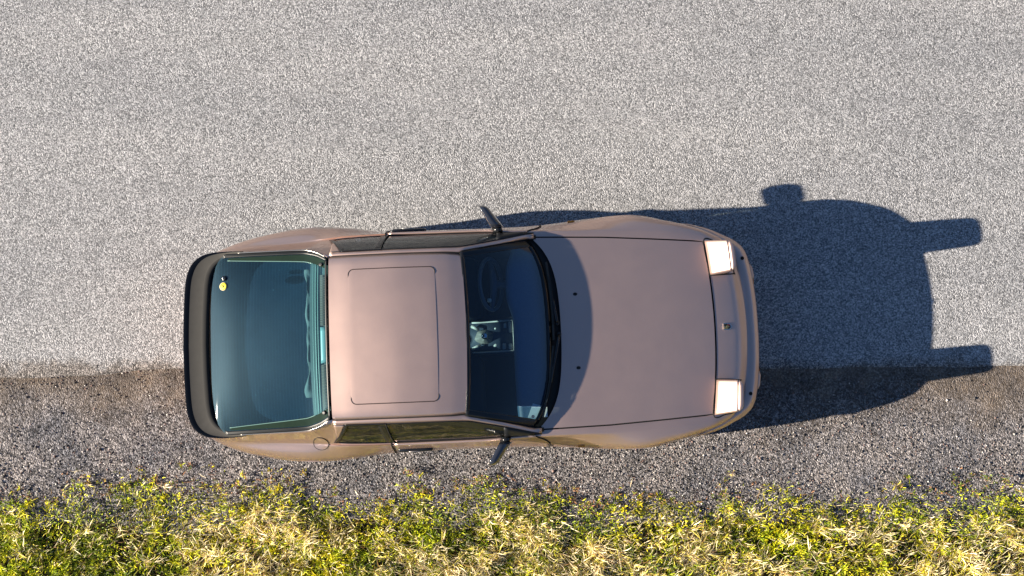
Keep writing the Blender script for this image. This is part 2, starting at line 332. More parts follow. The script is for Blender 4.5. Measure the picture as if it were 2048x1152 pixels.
# grass: tufts of narrow leaves, low weeds and lying straw
def grass():
    r = np.random.default_rng(11)
    nt = 27000                                            # tufts
    tx = r.uniform(-6.0, 6.0, nt); ty = r.uniform(-2.9, GR_Y+0.20, nt)
    edge = lambda x, y: GR_Y-0.02+0.16*(vnoise(x*1.6+3, y*0+1, 1)-.5)+0.20*(vnoise(x*6+3, y*5, 2)-.5)
    td = edge(tx, ty)-ty
    k = r.random(nt) < np.where(td < 0, np.clip(0.22+td*1.5, 0, 1), np.clip(0.35+td*2.2, 0, 1))*np.clip(.10+2.0*(vnoise(tx*5, ty*7, 3)-.22), .06, 1)
    tx, ty, td = tx[k], ty[k], td[k]; nt = len(tx)
    size = (.45+1.5*r.random(nt)**1.8)*np.clip(.6+td, .6, 1.15)
    nb = 16; n1 = nt*nb
    x = np.repeat(tx, nb)+r.normal(0, .012, n1); y = np.repeat(ty, nb)+r.normal(0, .012, n1); d = np.repeat(td, nb); sz = np.repeat(size, nb)
    tr = r.random(nt); kind1 = np.where(tr < np.clip((td-.10)*1.3, .02, .30)*np.clip((vnoise(tx*1.5+20, ty*3.2+5, 6)-.25)*3, 0.1, 1.6)*np.clip((tx+4.6)/2.2, .15, 1), 1, 0); kind1 = np.repeat(kind1, nb)
    hue = np.repeat(r.random(nt), nb)
    # scattered single blades and straw between the tufts
    n2 = 150000; x2 = r.uniform(-6.0, 6.0, n2); y2 = r.uniform(-2.9, GR_Y+0.14, n2); d2 = edge(x2, y2)-y2
    k = r.random(n2) < np.where(d2 < 0, np.clip(.12+d2, 0, 1), np.clip(.2+d2*3, 0, 1)); x2, y2, d2 = x2[k], y2[k], d2[k]; n2 = len(x2)
    kd = np.where(r.random(n2) < np.maximum(.12, np.clip((d2-.08)*2.0, 0, 1)*np.clip((vnoise(x2*1.5+20, y2*3.2+5, 6)-.42)*3.0, 0, .62)*np.clip((x2+4.6)/2.2, .15, 1)), 1, 0)
    x = np.concatenate([x, x2]); y = np.concatenate([y, y2]); d = np.concatenate([d, d2]); dry = np.concatenate([kind1, kd]).astype(bool)
    sz = np.concatenate([sz, r.uniform(.6, 1.3, n2)]); hue = np.concatenate([hue, r.random(n2)]); single = np.concatenate([np.zeros(n1, bool), np.ones(n2, bool)])
    n = len(x)
    L = np.where(dry, r.uniform(.035, .085, n), r.uniform(.018, .046, n))*sz
    Wd = np.where(dry, r.uniform(.0010, .0026, n), r.uniform(.0014, .0038, n))
    az = r.uniform(0, 2*pi, n); lay = r.normal(.35, .45, n)+1.6*(vnoise(x*1.7, y*2.6, 8)-.5)+pi*(r.random(n) < .5)
    az = np.where(dry & single, lay, az)
    el = np.where(dry & single, r.uniform(.02, .4, n), r.uniform(.15, 1.3, n))
    z0 = -.012+.065*vnoise(x*4.5, y*6, 9)**1.3+np.where(dry, .008, 0)
    dx, dy, dz = np.cos(az)*np.cos(el), np.sin(az)*np.cos(el), np.sin(el); px, py = -np.sin(az), np.cos(az)
    bend = r.normal(0, .25, n)
    P0 = np.stack([x-px*Wd*.7, y-py*Wd*.7, z0], 1); P1 = np.stack([x+px*Wd*.7, y+py*Wd*.7, z0], 1)
    mx, my, mz = x+dx*L*.5, y+dy*L*.5, z0+dz*L*.62
    tw = r.normal(0, .5, n)*Wd
    P2 = np.stack([mx+px*Wd, my+py*Wd, mz+tw], 1); P3 = np.stack([mx-px*Wd, my-py*Wd, mz-tw], 1)
    P4 = np.stack([x+dx*L+px*bend*L*.5, y+dy*L+py*bend*L*.5, z0+dz*L*.8], 1)
    V = np.stack([P0, P1, P2, P3, P4], 1).reshape(-1, 3)
    F = (np.array([[0, 1, 2], [0, 2, 3], [3, 2, 4]])[None]+5*np.arange(n)[:, None, None]).reshape(-1, 3)
    G = np.array([[.025, .050, .006], [.15, .22, .008], [.38, .43, .010], [.70, .62, .015], [.60, .42, .035]])
    hv = np.clip(hue*2.2+r.random(n)*1.2+1.6*(vnoise(x*1.9+7, y*2.4, 12)-.45)+.15, 0, 3.999); hi = hv.astype(int); fr = (hv-hi)[:, None]
    cg = G[hi]*(1-fr)+G[np.minimum(hi+1, 4)]*fr
    q = r.random((n, 1)); cd = np.where(q < .5, [[.93, .80, .50]], np.where(q < .80, [[.66, .56, .10]], [[.22, .12, .04]]))
    c = np.where(dry[:, None], cd, cg)*(.42+1.0*r.random((n, 1)))*(.55+.85*vnoise(x*6, y*9, 44))[:, None]*1.15
    rim = ((d < .05) & (r.random(n) < .38))[:, None]; c = np.where(rim, np.array([[.38, .19, .09]])*r.uniform(.6, 1.3, (n, 1)), c)
    return V, F, np.repeat(c, 5, 0)
V, F, c = grass(); o = fast_mesh('grass', V, F, c, tint_mat('grass_blades', 0.55, 0.3, 0.15)); o['kind'] = 'stuff'

# unseen ridge, added and raised ahead so steep bodywork mirrors brown and shadows darken
def added_hills():
    rr = [170, 205, 250, 300, 380]; hh = [0, 16, 30, 36, 20]; rows = []
    for R_, h in zip(rr, hh):
        a = np.linspace(0, 2*pi, 97); z = h*(.45+.9*vnoise(np.cos(a)*4+10, np.sin(a)*4+10, 31))*(1+1.15*np.clip(.35+np.cos(a), 0, 1))-.3
        z[-1] = z[0]; rows.append([(R_*cos(t), R_*sin(t), zz) for t, zz in zip(a, z)])
    V = [p for r in rows for p in r]; N = 97
    F = [(i*N+j, i*N+j+1, (i+1)*N+j+1, (i+1)*N+j) for i in range(len(rows)-1) for j in range(N-1)]
    m, n, l, b, P = nodes('added_hillside'); a = noise(n, l, P, .03, 6, .7)
    r = ramp(n, [(.35, (.035, .035, .014)), (.55, (.11, .08, .03)), (.7, (.17, .12, .05))]); l.new(a, r.inputs[0]); l.new(r.outputs[0], b.inputs['Base Color']); b.inputs['Roughness'].default_value = 1
    return struct(mesh('added_hills', V, F, m))
added_hills()

# ------------------------------------------------------------------ THE CAR  (x forward, y to its left, metres)
car = bpy.data.objects.new('parked_car', None); C.objects.link(car)
ANG = radians(2.303)
car.location = (-0.27162-0.014*sin(ANG), 0.51768+0.014*cos(ANG), 0.006); car.rotation_euler = (0, 0, ANG)
car['label'] = 'bronze metallic two-door sports coupe with raised pop-up headlights parked half on the gravel shoulder'
car['category'] = 'car'

# stations: p, z centre, then (half width, z) of edge, belt, ledge, shoulder, flare, widest
T = [
 (2.00, .602, (.46, .592), (.50, .586), (.53, .576), (.56, .558), (.585, .530), (.60, .48)),
 (1.965, .631, (.50, .616), (.54, .608), (.57, .599), (.60, .581), (.625, .552), (.64, .49)),
 (1.93, .655, (.54, .638), (.58, .630), (.61, .622), (.64, .605), (.66, .570), (.672, .50)),
 (1.85, .682, (.58, .664), (.62, .657), (.65, .650), (.68, .634), (.70, .600), (.712, .53)),
 (1.75, .706, (.632, .686), (.665, .682), (.69, .675), (.72, .658), (.74, .620), (.752, .55)),
 (1.50, .754, (.655, .733), (.69, .732), (.72, .727), (.765, .708), (.797, .670), (.812, .61)),
 (1.20, .798, (.675, .774), (.70, .773), (.73, .768), (.785, .742), (.832, .702), (.853, .655)),
 (0.90, .835, (.690, .810), (.71, .808), (.735, .799), (.772, .755), (.815, .700), (.843, .63)),
 (0.60, .868, (.698, .845), (.715, .842), (.735, .832), (.757, .780), (.795, .700), (.822, .60)),
 (0.40, .885, (.702, .862), (.716, .860), (.738, .850), (.757, .790), (.785, .700), (.808, .60)),
 (0.00, .900, (.60, 1.14), (.733, .892), (.750, .882), (.766, .80), (.787, .70), (.803, .60)),
 (-0.60, .900, (.60, 1.14), (.735, .892), (.752, .882), (.770, .80), (.792, .70), (.812, .60)),
 (-0.90, .900, (.598, 1.14), (.728, .886), (.748, .874), (.782, .80), (.822, .72), (.843, .64)),
 (-0.97, 1.215, (.560, 1.170), (.722, .882), (.745, .866), (.785, .80), (.828, .725), (.847, .65)),
 (-1.06, 1.205, (.594, 1.125), (.714, .876), (.740, .850), (.785, .80), (.830, .73), (.850, .655)),
 (-1.16, 1.185, (.624, 1.075), (.706, .868), (.735, .835), (.785, .800), (.832, .735), (.852, .655)),
 (-1.35, 1.135, (.630, 1.040), (.698, .860), (.722, .828), (.775, .795), (.818, .735), (.838, .65)),
 (-1.60, 1.065, (.634, .995), (.684, .855), (.703, .820), (.745, .785), (.778, .725), (.797, .64)),
 (-1.80, .995, (.636, .950), (.668, .850), (.682, .815), (.705, .770), (.725, .71), (.740, .63)),
 (-1.93, .965, (.622, .915), (.640, .840), (.648, .80), (.658, .75), (.668, .69), (.675, .61)),
 (-2.00, .955, (.560, .900), (.575, .830), (.582, .79), (.590, .74), (.598, .68), (.603, .60)),
]
TP = np.array([t[0] for t in T])[::-1]
TK = np.array([[t[1]]+[c for k in t[2:] for c in k] for t in T])[::-1]
def pchip(X, Y):
    h = np.diff(X); dlt = np.diff(Y, axis=0)/h[:, None]; m = np.zeros_like(Y)
    w1 = (2*h[1:]+h[:-1])[:, None]; w2 = (h[1:]+2*h[:-1])[:, None]
    same = dlt[:-1]*dlt[1:] > 0
    with np.errstate(divide='ignore', invalid='ignore'):
        mi = (w1+w2)/(w1/dlt[:-1]+w2/dlt[1:])
    m[1:-1] = np.where(same, mi, 0); m[0] = dlt[0]; m[-1] = dlt[-1]
    def f(x):
        i = int(np.clip(np.searchsorted(X, x)-1, 0, len(h)-1)); t = (x-X[i])/h[i]
        return (2*t**3-3*t*t+1)*Y[i]+(t**3-2*t*t+t)*h[i]*m[i]+(-2*t**3+3*t*t)*Y[i+1]+(t**3-t*t)*h[i]*m[i+1]
    return f
KF = pchip(TP, TK)
def crom(P, n):
    P = np.array(P, float); Q = np.vstack([2*P[0]-P[1], P, 2*P[-1]-P[-2]]); out = []
    for i in range(len(P)-1):
        a, b, c, d = Q[i:i+4]
        for k in range(n):
            t = k/n; out.append(0.5*((2*b)+(-a+c)*t+(2*a-5*b+4*c-d)*t*t+(-a+3*b-3*c+d)*t**3))
    out.append(P[-1]); return np.array(out)
def kbow(p):
    if p > 0: t = min(1, max(0, (p-.5)/1.2)); return 0.066*t*t*(3-2*t)
    t = min(1, max(0, (-p-1.3)/.7)); return -0.03*t*t
_c = {}
def section(p):
    key = round(p, 4)
    if key not in _c:
        k = KF(p); keys = k[1:].reshape(-1, 2); _c[key] = (k[0], keys, crom(keys, 5))
    return _c[key]
def uof(p, v): W = section(p)[1][-1][0]; return p-kbow(p)*(v/W)**2
def pof(u, v):
    p = u
    for _ in range(6): p = u+kbow(p)*(min(1, abs(v)/section(p)[1][-1][0]))**2
    return min(2.0, max(-2.0, p))
def surf(u, v, dz=0.0):
    a = abs(v); p = pof(u, a); zc, keys, cr = section(p)
    if a <= keys[0][0]: z = zc+(keys[0][1]-zc)*(a/keys[0][0])**2.2
    else: z = float(np.interp(a, cr[:, 0], cr[:, 1]))
    return np.array([u, v, z+dz])
WHEELS = (1.20, -1.20)
def zbot(p):
    z = 0.20 if abs(p) < 1.6 else 0.20+0.12*min(1, (abs(p)-1.6)/.4)
    for c in WHEELS:
        d = abs(p-c)
        if d < 0.34: z = max(z, 0.30+sqrt(0.34**2-d*d))
    return z
def lower(p, n=8):
    zc, keys, cr = section(p); W, zw = keys[-1]; zb = zbot(p); out = []
    for k in range(1, n+1):
        t = k/n; z = zw+(min(zb, zw-0.004)-zw)*t
        depth = max(0, zw-z); out.append((W+0.004-0.045*(depth/.4)**2.2, z))
    return np.array(out)
def sidecurve(p, k0):                       # the section from key k0 outwards and down
    zc, keys, cr = section(p); up = cr[k0*5:]; return np.vstack([up, lower(p)])
ps = sorted(set([round(x, 4) for x in np.arange(-2.0, 2.0001, 0.02)]+[round(c+0.34*s*cos(a), 4) for c in WHEELS for s in (-1, 1) for a in np.linspace(0, pi/2, 14)]+[round(c+s*0.3405, 4) for c in WHEELS for s in (-1, 1)]))
body = MB()
def sidegrid(plist, k0, s):
    rows = []
    for p in plist:
        c = sidecurve(p, k0); rows.append([(uof(p, v), s*v, z) for v, z in c])
    return rows
FP0 = 1.752
for s in (1, -1):
    body.grid(sidegrid([p for p in ps if p < -0.972]+[-0.97], 0, s))
    body.grid(sidegrid([-0.97]+[p for p in ps if -0.965 < p < 0.43]+[0.43], 1, s))
    body.grid(sidegrid([0.43]+[p for p in ps if 0.43 < p < FP0-0.003]+[FP0-0.004, FP0+.004]+[p for p in ps if p > FP0+.006], 0, s))
# nose panel, in one piece across the car
rows = []
for p in [FP0+0.004]+[p for p in ps if p > FP0+0.006]:
    zc, keys, cr = section(p); e = keys[0]
    half = [(v, zc+(e[1]-zc)*(v/e[0])**2.2) for v in np.linspace(0, e[0], 13)]
    rows.append([(uof(p, v), -v, z) for v, z in half[::-1]]+[(uof(p, v), v, z) for v, z in half[1:]])
body.grid(rows)
# tail panel and nose end closures
def endcap(rows_end, zlow, du):
    top = rows_end; low = [(x+du, y, min(z, zlow)) for x, y, z in top]; body.grid([top, low])
zc, keys, cr = section(2.0); sc2 = sidecurve(2.0, 0); half = [(v, zc+(keys[0][1]-zc)*(v/keys[0][0])**2.2) for v in np.linspace(0, keys[0][0], 13)[:-1]]+[tuple(c) for c in sc2]
endcap([(uof(2.0, v), -v, z) for v, z in half[::-1]]+[(uof(2.0, v), v, z) for v, z in half[1:]], 0.30, -0.01)
zc, keys, cr = section(-2.0)
tail = [( -2.0+0.03, -v, z) for v, z in sidecurve(-2.0, 0)[::-1]]+[(-2.0, 0, .88)]+[(-1.97, v, z) for v, z in sidecurve(-2.0, 0)]
body.grid([tail, [(x-0.01, y, min(z, 0.30)) for x, y, z in tail]])
# C pillar triangle between roof, quarter window and hatch
GLS = {}
def gside(p, g):                            # greenhouse side surface, g=0 roof rail .. 1 belt
    if p < -0.97: vr, zr = section(p)[1][0]
    else:
        vr = np.interp(p, [-.97, -.9, -.5, -.2, -.05, .1, .25, .40, .46], [.590, .594, .598, .598, .602, .634, .668, .704, .716])
        zr = np.interp(p, [-.97, -.9, -.5, -.2, -.05, .1, .25, .40, .46], [1.148, 1.154, 1.162, 1.150, 1.122, 1.055, .980, .900, .866])
    vb, zb = section(p)[1][1] if p < .42 else (.716, .862)
    bul = 0.012*sin(pi*g)
    return np.array([0, vr+(vb-vr)*g+bul, zr+(zb-zr)*g+bul*.5])
def gpt(p, g, s, off=0.0):
    q = gside(p, g); return (p, s*(q[1]+off), q[2]+off*.4)
for s in (1, -1):
    rows = []
    for g in np.linspace(0, 1, 9):
        pf = -0.885-0.125*g
        rows.append([gpt(a, g, s) for a in np.linspace(-0.97 if g < 1 else -0.97, max(pf, -0.97)+1e-4, 5)])
    body.grid(rows)
bodyo = sharp(body.build('body', PAINT, car), 50)
solid(bodyo, 0.003)
ROOT = bodyo

def seam(pts, name='shut_line', r=0.0042, parent=None, m=None, closed=False):
    return MB().tube(pts, r, 6, closed=closed).build(name, m or SEAM, parent or car)
# ---- bonnet
def cowl_u(v): a = abs(v)/.68; return 0.622-0.06*a**2-0.125*a**5
def hood_hw(u): return float(np.interp(u, [.43, .95, 1.3, 1.75], [.688, .676, .657, .630]))
def front_u(v): return uof(FP0-0.010, v)
rows = []
NV = 48; NU = 60
for i in range(NU+1):
    r_ = []
    for j in range(NV+1):
        q = -1+2*j/NV; t = i/NU; v = q*0.66
        for _ in range(4):
            u = cowl_u(v)*(1-t)+front_u(v)*t; v = q*(hood_hw(u)-0.006)
        r_.append(surf(u, v, 0.004))
    rows.append(r_)
ed = lambda r: [np.array(p)-[0, 0, .012] for p in r]
full = [[np.array(r[0])-[0, 0, .012]]+r+[np.array(r[-1])-[0, 0, .012]] for r in rows]
full = [[p-[0.0, 0, .012] for p in full[0]]]+full+[[p-[0, 0, .012] for p in full[-1]]]
hood = sharp(MB().grid(full).build('bonnet', PAINT, car), 55)
HR = rows
seamp = [r[0]+[0, -.007, -.006] for r in rows]
body_dark = MB().grid([[surf(r[0][0], s*(hood_hw(r[0][0])-.03), -.012) for r in rows] for s in (1,)]+[[surf(r[0][0], s*(section(pof(r[0][0], .65))[1][0][0]+.004), -.010) for r in rows] for s in (1,)])
body_dark.grid([[surf(r[0][0], -(hood_hw(r[0][0])-.03), -.012) for r in rows], [surf(r[0][0], -(section(pof(r[0][0], .65))[1][0][0]+.004), -.010) for r in rows]])
body_dark.grid([[surf(front_u(v)-.03, v, -.012) for v in np.linspace(-.66, .66, 40)], [surf(front_u(v)+.03, v, -.012) for v in np.linspace(-.66, .66, 40)]])
body_dark.build('shut_line', SEAM, car)
# fill the fender beside the bonnet so that the gap is narrow
for s in (1, -1):
    fl = MB(); A, B = [], []
    for r in rows:
        u = r[0][0]; A.append(surf(u, s*(hood_hw(u)+0.0045))); B.append(surf(u, s*(section(pof(u, .66))[1][0][0]+.002), 0.0004))
    fl.grid([A, [a*[1, 1, 1]*.5+b*.5 for a, b in zip(A, B)], B]); fl.build('wing_edge', PAINT, car)
# washer jets
for v in (0.265, -0.262):
    c0 = surf(.735, v, .004)
    wj = MB(); wj.loft([[(c0[0]+r*1.35*cos(a), c0[1]+r*cos(0)*sin(a)*1.0, c0[2]+h) for a in np.linspace(0, 2*pi, 17)[:-1]] for r, h in ((.011, -.004), (.0115, .002), (.009, .006), (.004, .007))])
    wj.build('washer_jet', SEAM, car)
# emblem: small enamelled shield
e0 = surf(1.845, 0.0, .002)
def shield(k): return [(-.034*k, -.022*k), (-.034*k, .022*k), (-.028*k, .026*k), (0, .026*k), (.018*k, .020*k), (.034*k, 0), (.018*k, -.020*k), (0, -.026*k), (-.028*k, -.026*k)]
def flat(pts, z0, z1, name, m, parent):
    sl = (surf(1.88, 0)[2]-surf(1.81, 0)[2])/.07
    f = lambda x, y, z: (e0[0]+x, e0[1]+y, e0[2]+z+sl*x)
    return MB().loft([[f(x, y, z0) for x, y in pts], [f(x*.96, y*.96, z1) for x, y in pts]]).build(name, m, parent, False)
em = flat(shield(1), -.002, .004, 'emblem', CHROME, car)
flat([(-.030, -.019), (-.030, -.001), (-.003, -.001), (-.003, -.021)], .003, .0055, 'crest_field', GOLD, em)
flat([(-.030, .001), (-.030, .019), (-.003, .021), (-.003, .001)], .003, .0055, 'crest_field', DARKMARK, em)
flat([(.000, -.020), (.000, -.001), (.026, -.001), (.014, -.016)], .003, .0055, 'crest_field', DARKMARK, em)
flat([(.000, .001), (.000, .020), (.014, .016), (.026, .001)], .003, .0055, 'crest_field', mat('dark_red_enamel', (.25, .03, .03), .3, .5), em)
flat([(-.010, -.008), (-.010, .008), (.004, .008), (.011, 0), (.004, -.008)], .0055, .008, 'crest_field', GOLD, em)

# ---- headlights, raised
for s in (1, -1):
    h = MB()
    outer = lambda t: .634-.024*t; inner = lambda t: .384+.014*t
    prof = [(1.712, .705), (1.735, .730), (1.77, .763), (1.81, .798), (1.842, .825), (1.853, .833), (1.872, .8355), (1.888, .8355), (1.895, .829)]
    rows = []
    for (u, z) in prof:
        t = (u-1.712)/.18; o_, i_ = outer(t), inner(t); r = .014
        rc = 0.022*max(0, (t-.85)/.15)**2
        o_ -= rc; i_ += rc
        zl = z
        rows.append([(u, s*(o_+.003), surf(u, .5)[2]-.07), (u, s*(o_+.001), zl-.020), (u, s*(o_-.003), zl-.006), (u, s*(o_-r), zl)]
                    + [(u, s*(o_-r+(i_+r-(o_-r))*k/8), zl+.004*sin(pi*k/8)) for k in range(1, 8)]
                    + [(u, s*(i_+r), zl), (u, s*(i_+.003), zl-.006), (u, s*(i_-.001), zl-.020), (u, s*(i_-.003), surf(u, .5)[2]-.07)])
    rows = [[(p[0]+.026*min(1, max(0, (.634-abs(p[1]))/.245))*(1-.45*(r[0][0]-1.712)/.18), p[1], p[2]) for p in r] for r in rows]
    h.grid(rows[:6]); rim_rows = [[(p[0]+.0015*(k_ == 0), p[1], p[2]) for p in r] for k_, r in enumerate(rows[5:])]
    hl = sharp(h.build('headlight', PAINT, car), 60); solid(hl, .003)
    solid(sharp(MB().grid(rim_rows).build('headlight_rim', PAINT, hl), 60), .003)
    f_ = MB(); uu = 1.899
    f_.loft([[(uu-.012, s*.600, .60), (uu-.012, s*.405, .60), (uu-.012, s*.412, .826), (uu-.012, s*.595, .826)], [(uu-.002, s*.594, .60), (uu-.002, s*.411, .60), (uu-.002, s*.419, .82), (uu-.002, s*.588, .82)]])
    f_.build('bezel', GLOSSBLACK, hl, False)
    ln = MB(); ln.loft([[(uu-.006+.014*(1-k*k), s*.504+.078*k*cos(a), .748+.068*k*sin(a)) for a in np.linspace(0, 2*pi, 25)[:-1]] for k in (1, .8, .5, .15)])
    ln.build('lens', LENS, hl)
    # recess round the pod
    cut = [(1.731, .378), (1.705, .638), (1.80, .634), (1.875, .622), (1.910, .600), (1.924, .41), (1.914, .390)]
    MB().tube([surf(u, s*v, .0008) for u, v in crom(cut+[cut[0]], 6)[:-1]], .0045, 6, closed=True).build('recess_seal', SEAM, hl)
    MB().poly([surf(u, s*v, .0025) for u, v in [(1.893, .41), (1.893, .60), (1.908, .595), (1.912, .42)]]).build('recess', SEAM, hl, False)

# ---- front bumper
bc = crom([(2.100, 0), (2.098, .15), (2.088, .30), (2.070, .44), (2.046, .54), (2.012, .605), (1.955, .655), (1.88, .695), (1.78, .742), (1.66, .778), (1.56, .795)], 5)
bc = np.vstack([bc[::-1]*[1, -1], bc[1:]])
prof = [(-.150, .56), (-.125, .584), (-.108, .596), (-.08, .600), (-.05, .596), (-.030, .585), (-.023, .573), (-.014, .569), (-.004, .552), (.002, .515), (.002, .46), (-.004, .42), (-.02, .39), (-.05, .375), (-.045, .30), (-.03, .25), (-.035, .20), (-.07, .185)]
rows = []
for i, (u, v) in enumerate(bc):
    t = bc[min(i+1, len(bc)-1)]-bc[max(i-1, 0)]; t /= np.linalg.norm(t); nrm = np.array([t[1], -t[0]])
    if nrm@np.array([u-1, v*1.0]) < 0: nrm = -nrm
    k = min(1.0, max(0.18, (u-1.55)/.42))
    rows.append([(u+nrm[0]*o_*k, v+nrm[1]*o_*k, z if z > .4 or abs(u-1.2) > .36 else z) for o_, z in prof])
bump = sharp(MB().grid(rows).build('front_bumper', PAINT, car), 40); solid(bump, .004)
for v0, v1, sg in ((.36, .47, 1), (.33, .46, -1)):
    pts = []
    b_ = MB()
    def bu(v): return float(np.interp(abs(v), bc[len(bc)//2:][:, 1][:32], bc[len(bc)//2:][:, 0][:32]))
    ring = []
    for v in np.linspace(v0, v1, 6):
        e_ = .020 if v0 < v < v1-.02 else .010
        ring.append([(bu(v)-.03, sg*v, .530), (bu(v)+e_-.006, sg*v, .525), (bu(v)+e_, sg*v, .512), (bu(v)+e_, sg*v, .43), (bu(v)+e_-.008, sg*v, .42), (bu(v)-.03, sg*v, .42)])
    b_.loft(ring).build('bumper_pad', PAINT, bump)
for v in (.508, -.492):
    u = 2.0
    MB().loft([[(u+r*cos(a), v+r*sin(a), z) for a in np.linspace(0, 2*pi, 17)[:-1]] for r, z in ((.0135, .57), (.0135, .6005), (.009, .6015))]).build('washer_hole', SEAM, bump)
for s in (1, -1):
    MB().box(2.075, 2.1015, *sorted((s*.42, s*.27)), .435, .475, .004).build('indicator', AMBER, bump)
MB().loft([[(1.86, -.60, .16), (1.86, .60, .16), (1.96, .56, .16), (2.02, .40, .16), (2.04, .0, .16), (2.02, -.40, .16), (1.96, -.56, .16)], [(1.86, -.60, .24), (1.86, .60, .24), (1.97, .57, .24), (2.035, .40, .24), (2.055, .0, .24), (2.035, -.40, .24), (1.97, -.57, .24)]]).build('air_dam', BLACK, car, False)
# ---- rear bumper, lights under the spoiler
rb = crom([(-2.055, 0), (-2.05, .3), (-2.03, .50), (-1.98, .60), (-1.90, .665), (-1.75, .735), (-1.6, .775)], 5); rb = np.vstack([rb[::-1]*[1, -1], rb[1:]])
rows = []
for u, v in rb:
    k = min(1, max(.2, (-u-1.58)/.3)); nn = np.array([-.9, v*.8]); nn /= np.linalg.norm(nn)
    rows.append([(u-nn[0]*o_*k, v-nn[1]*o_*k, z) for o_, z in ((.09, .54), (.03, .545), (0, .53), (0, .43), (.02, .40), (.03, .28), (.08, .24))])
solid(sharp(MB().grid(rows).build('rear_bumper', PAINT, car)), .004)
for s in (1, -1):
    MB().loft([[(-2.012, s*.20, .64), (-2.012, s*.56, .64), (-2.012, s*.56, .76), (-2.012, s*.20, .76)], [(-2.022, s*.21, .645), (-2.020, s*.55, .645), (-2.020, s*.55, .755), (-2.022, s*.21, .755)]]).build('tail_light', RED, car, False)

# ---- cowl (black plenum between screen and bonnet)
def gb(v): a = abs(v)/.66; return 0.545-0.05*a**2-0.085*a**5      # lower edge of the screen
rows = [[(gb(v)-.03, v, surf(.5, v*.98)[2]-.004+.010) for v in np.linspace(-.655, .655, 41)], [(cowl_u(v)+.02, v*1.035, surf(cowl_u(v*1.03)+.02, v*1.03)[2]-.020) for v in np.linspace(-.655, .655, 41)]]
MB().grid(rows).build('cowl', SEAM, car)
for s in (1, -1):
    a = [gpt(p, 0, s, .004) for p in (.36, .40, .44)]
    MB().loft([[(.36, s*.685, .88), (.385, s*.712, .885), (.385, s*.712, .85), (.36, s*.685, .85)], [(.47, s*.672, .868), (.472, s*.700, .866), (.472, s*.700, .84), (.47, s*.672, .84)]]).build('cowl_corner', BLACK, car)

# ---- wipers
def wiper(b0, b1, piv, mid_):
    e_ = MB(); n = 14
    def on(p, h): return np.array([p[0], p[1], surf(.5, min(.66, abs(p[1])))[2]+.035+h-.02*(p[0]-.5)/.1])
    P0, P1, PV, MM = [np.array(x) for x in (b0, b1, piv, mid_)]
    arm = MB().tube([on(PV, .004), on(PV*.8+MM*.2, .018), on(PV*.4+MM*.6, .020), on(MM, .014)], [.011, .009, .007, .006], 8, sx=1.2).build('wiper', GLOSSBLACK, car)
    MB().tube([on(P0+(P1-P0)*t+np.array([.012*sin(pi*t), 0]), .008) for t in np.linspace(0, 1, n)], .0062, 6, sx=1.3).build('blade', RUBBER, arm)
    MB().tube([on(P0+(P1-P0)*t+np.array([.020*sin(pi*t), 0]), .016) for t in np.linspace(.2, .8, 8)], .0045, 6).build('blade_carrier', BLACK, arm)
    MB().loft([[(PV[0]+r*cos(a), PV[1]+r*sin(a), on(PV, h)[2]) for a in np.linspace(0, 2*pi, 15)[:-1]] for r, h in ((.018, -.02), (.018, .004), (.012, .012))]).build('pivot_cap', BLACK, arm)
wiper((.535, .50), (.565, -.06), (.595, .06), (.575, .23))
wiper((.560, -.10), (.465, -.60), (.605, -.02), (.535, -.36))

# ---- windscreen
def ws(q, t, off=0.0):                      # t 0 base .. 1 header
    vb, vt = q*.648, q*.548; ub = gb(vb); ut = -.045-.020*q*q; zb = .892-.020*q*q; zt = 1.188-.042*abs(q)**2.2
    bul = .030*sin(pi*t)*(1-.3*q*q); return np.array([ub+(ut-ub)*t+bul*.45, vb+(vt-vb)*t, zb+(zt-zb)*t+bul*.9+off])
def bandgrid(f, q0, q1, t0, t1, n, m_): return [[f(q, t) for q in np.linspace(q0, q1, n)] for t in np.linspace(t0, t1, m_)]
wsg = MB().grid(bandgrid(ws, -1, 1, 0, 1, 40, 24)).build('windscreen', G_FRONT, car)
fr = MB(); f4 = lambda q, t: ws(q, t, .0035)
fr.grid(bandgrid(f4, -1.02, 1.02, .955, 1.0, 40, 3)); fr.grid(bandgrid(f4, -1.03, -.955, 0, 1, 4, 24)); fr.grid(bandgrid(f4, .955, 1.03, 0, 1, 4, 24)); fr.grid(bandgrid(f4, -1, 1, -.02, .05, 40, 3))
solid(fr.build('windscreen_seal', GLOSSBLACK, wsg), .003)
st = ws(-.93, .11, .004)   # small round sticker low in the corner of the screen
MB().loft([[(st[0]+r*cos(a), st[1]+r*sin(a), st[2]+h-.45*r*cos(a)) for a in np.linspace(0, 2*pi, 15)[:-1]] for r, h in ((.012, 0), (.012, .0012))]).build('sticker', CREAM, wsg, False)

# ---- roof
def roofpt(u, q, off=0.0):
    ue = [-.97, -.75, -.45, -.2, -.045]; zc = float(RZ(u)[0]); hw = float(np.interp(u, [-.97, -.5, -.15, -.06], [.562, .563, .562, .556]))
    z = zc-.050*abs(q)**2.6-.012*max(0, abs(q)-.93)/.07
    return np.array([u-.020*q*q*max(0, (u+.4)/.36), q*hw, z+off])
RZ = pchip(np.array([-.98, -.8, -.55, -.3, -.15, -.04]), np.array([[1.222], [1.240], [1.248], [1.234], [1.214], [1.190]]))

rows = [[roofpt(u, q) for q in np.linspace(-1, 1, 49)] for u in np.linspace(-.972, -.040, 48)]
rows = [[p-[0, 0, .012] for p in rows[0]]]+rows+[[p-[0, 0, .010] for p in rows[-1]]]
roof = sharp(MB().grid(rows).build('roof', PAINT, car), 50); solid(roof, .003)
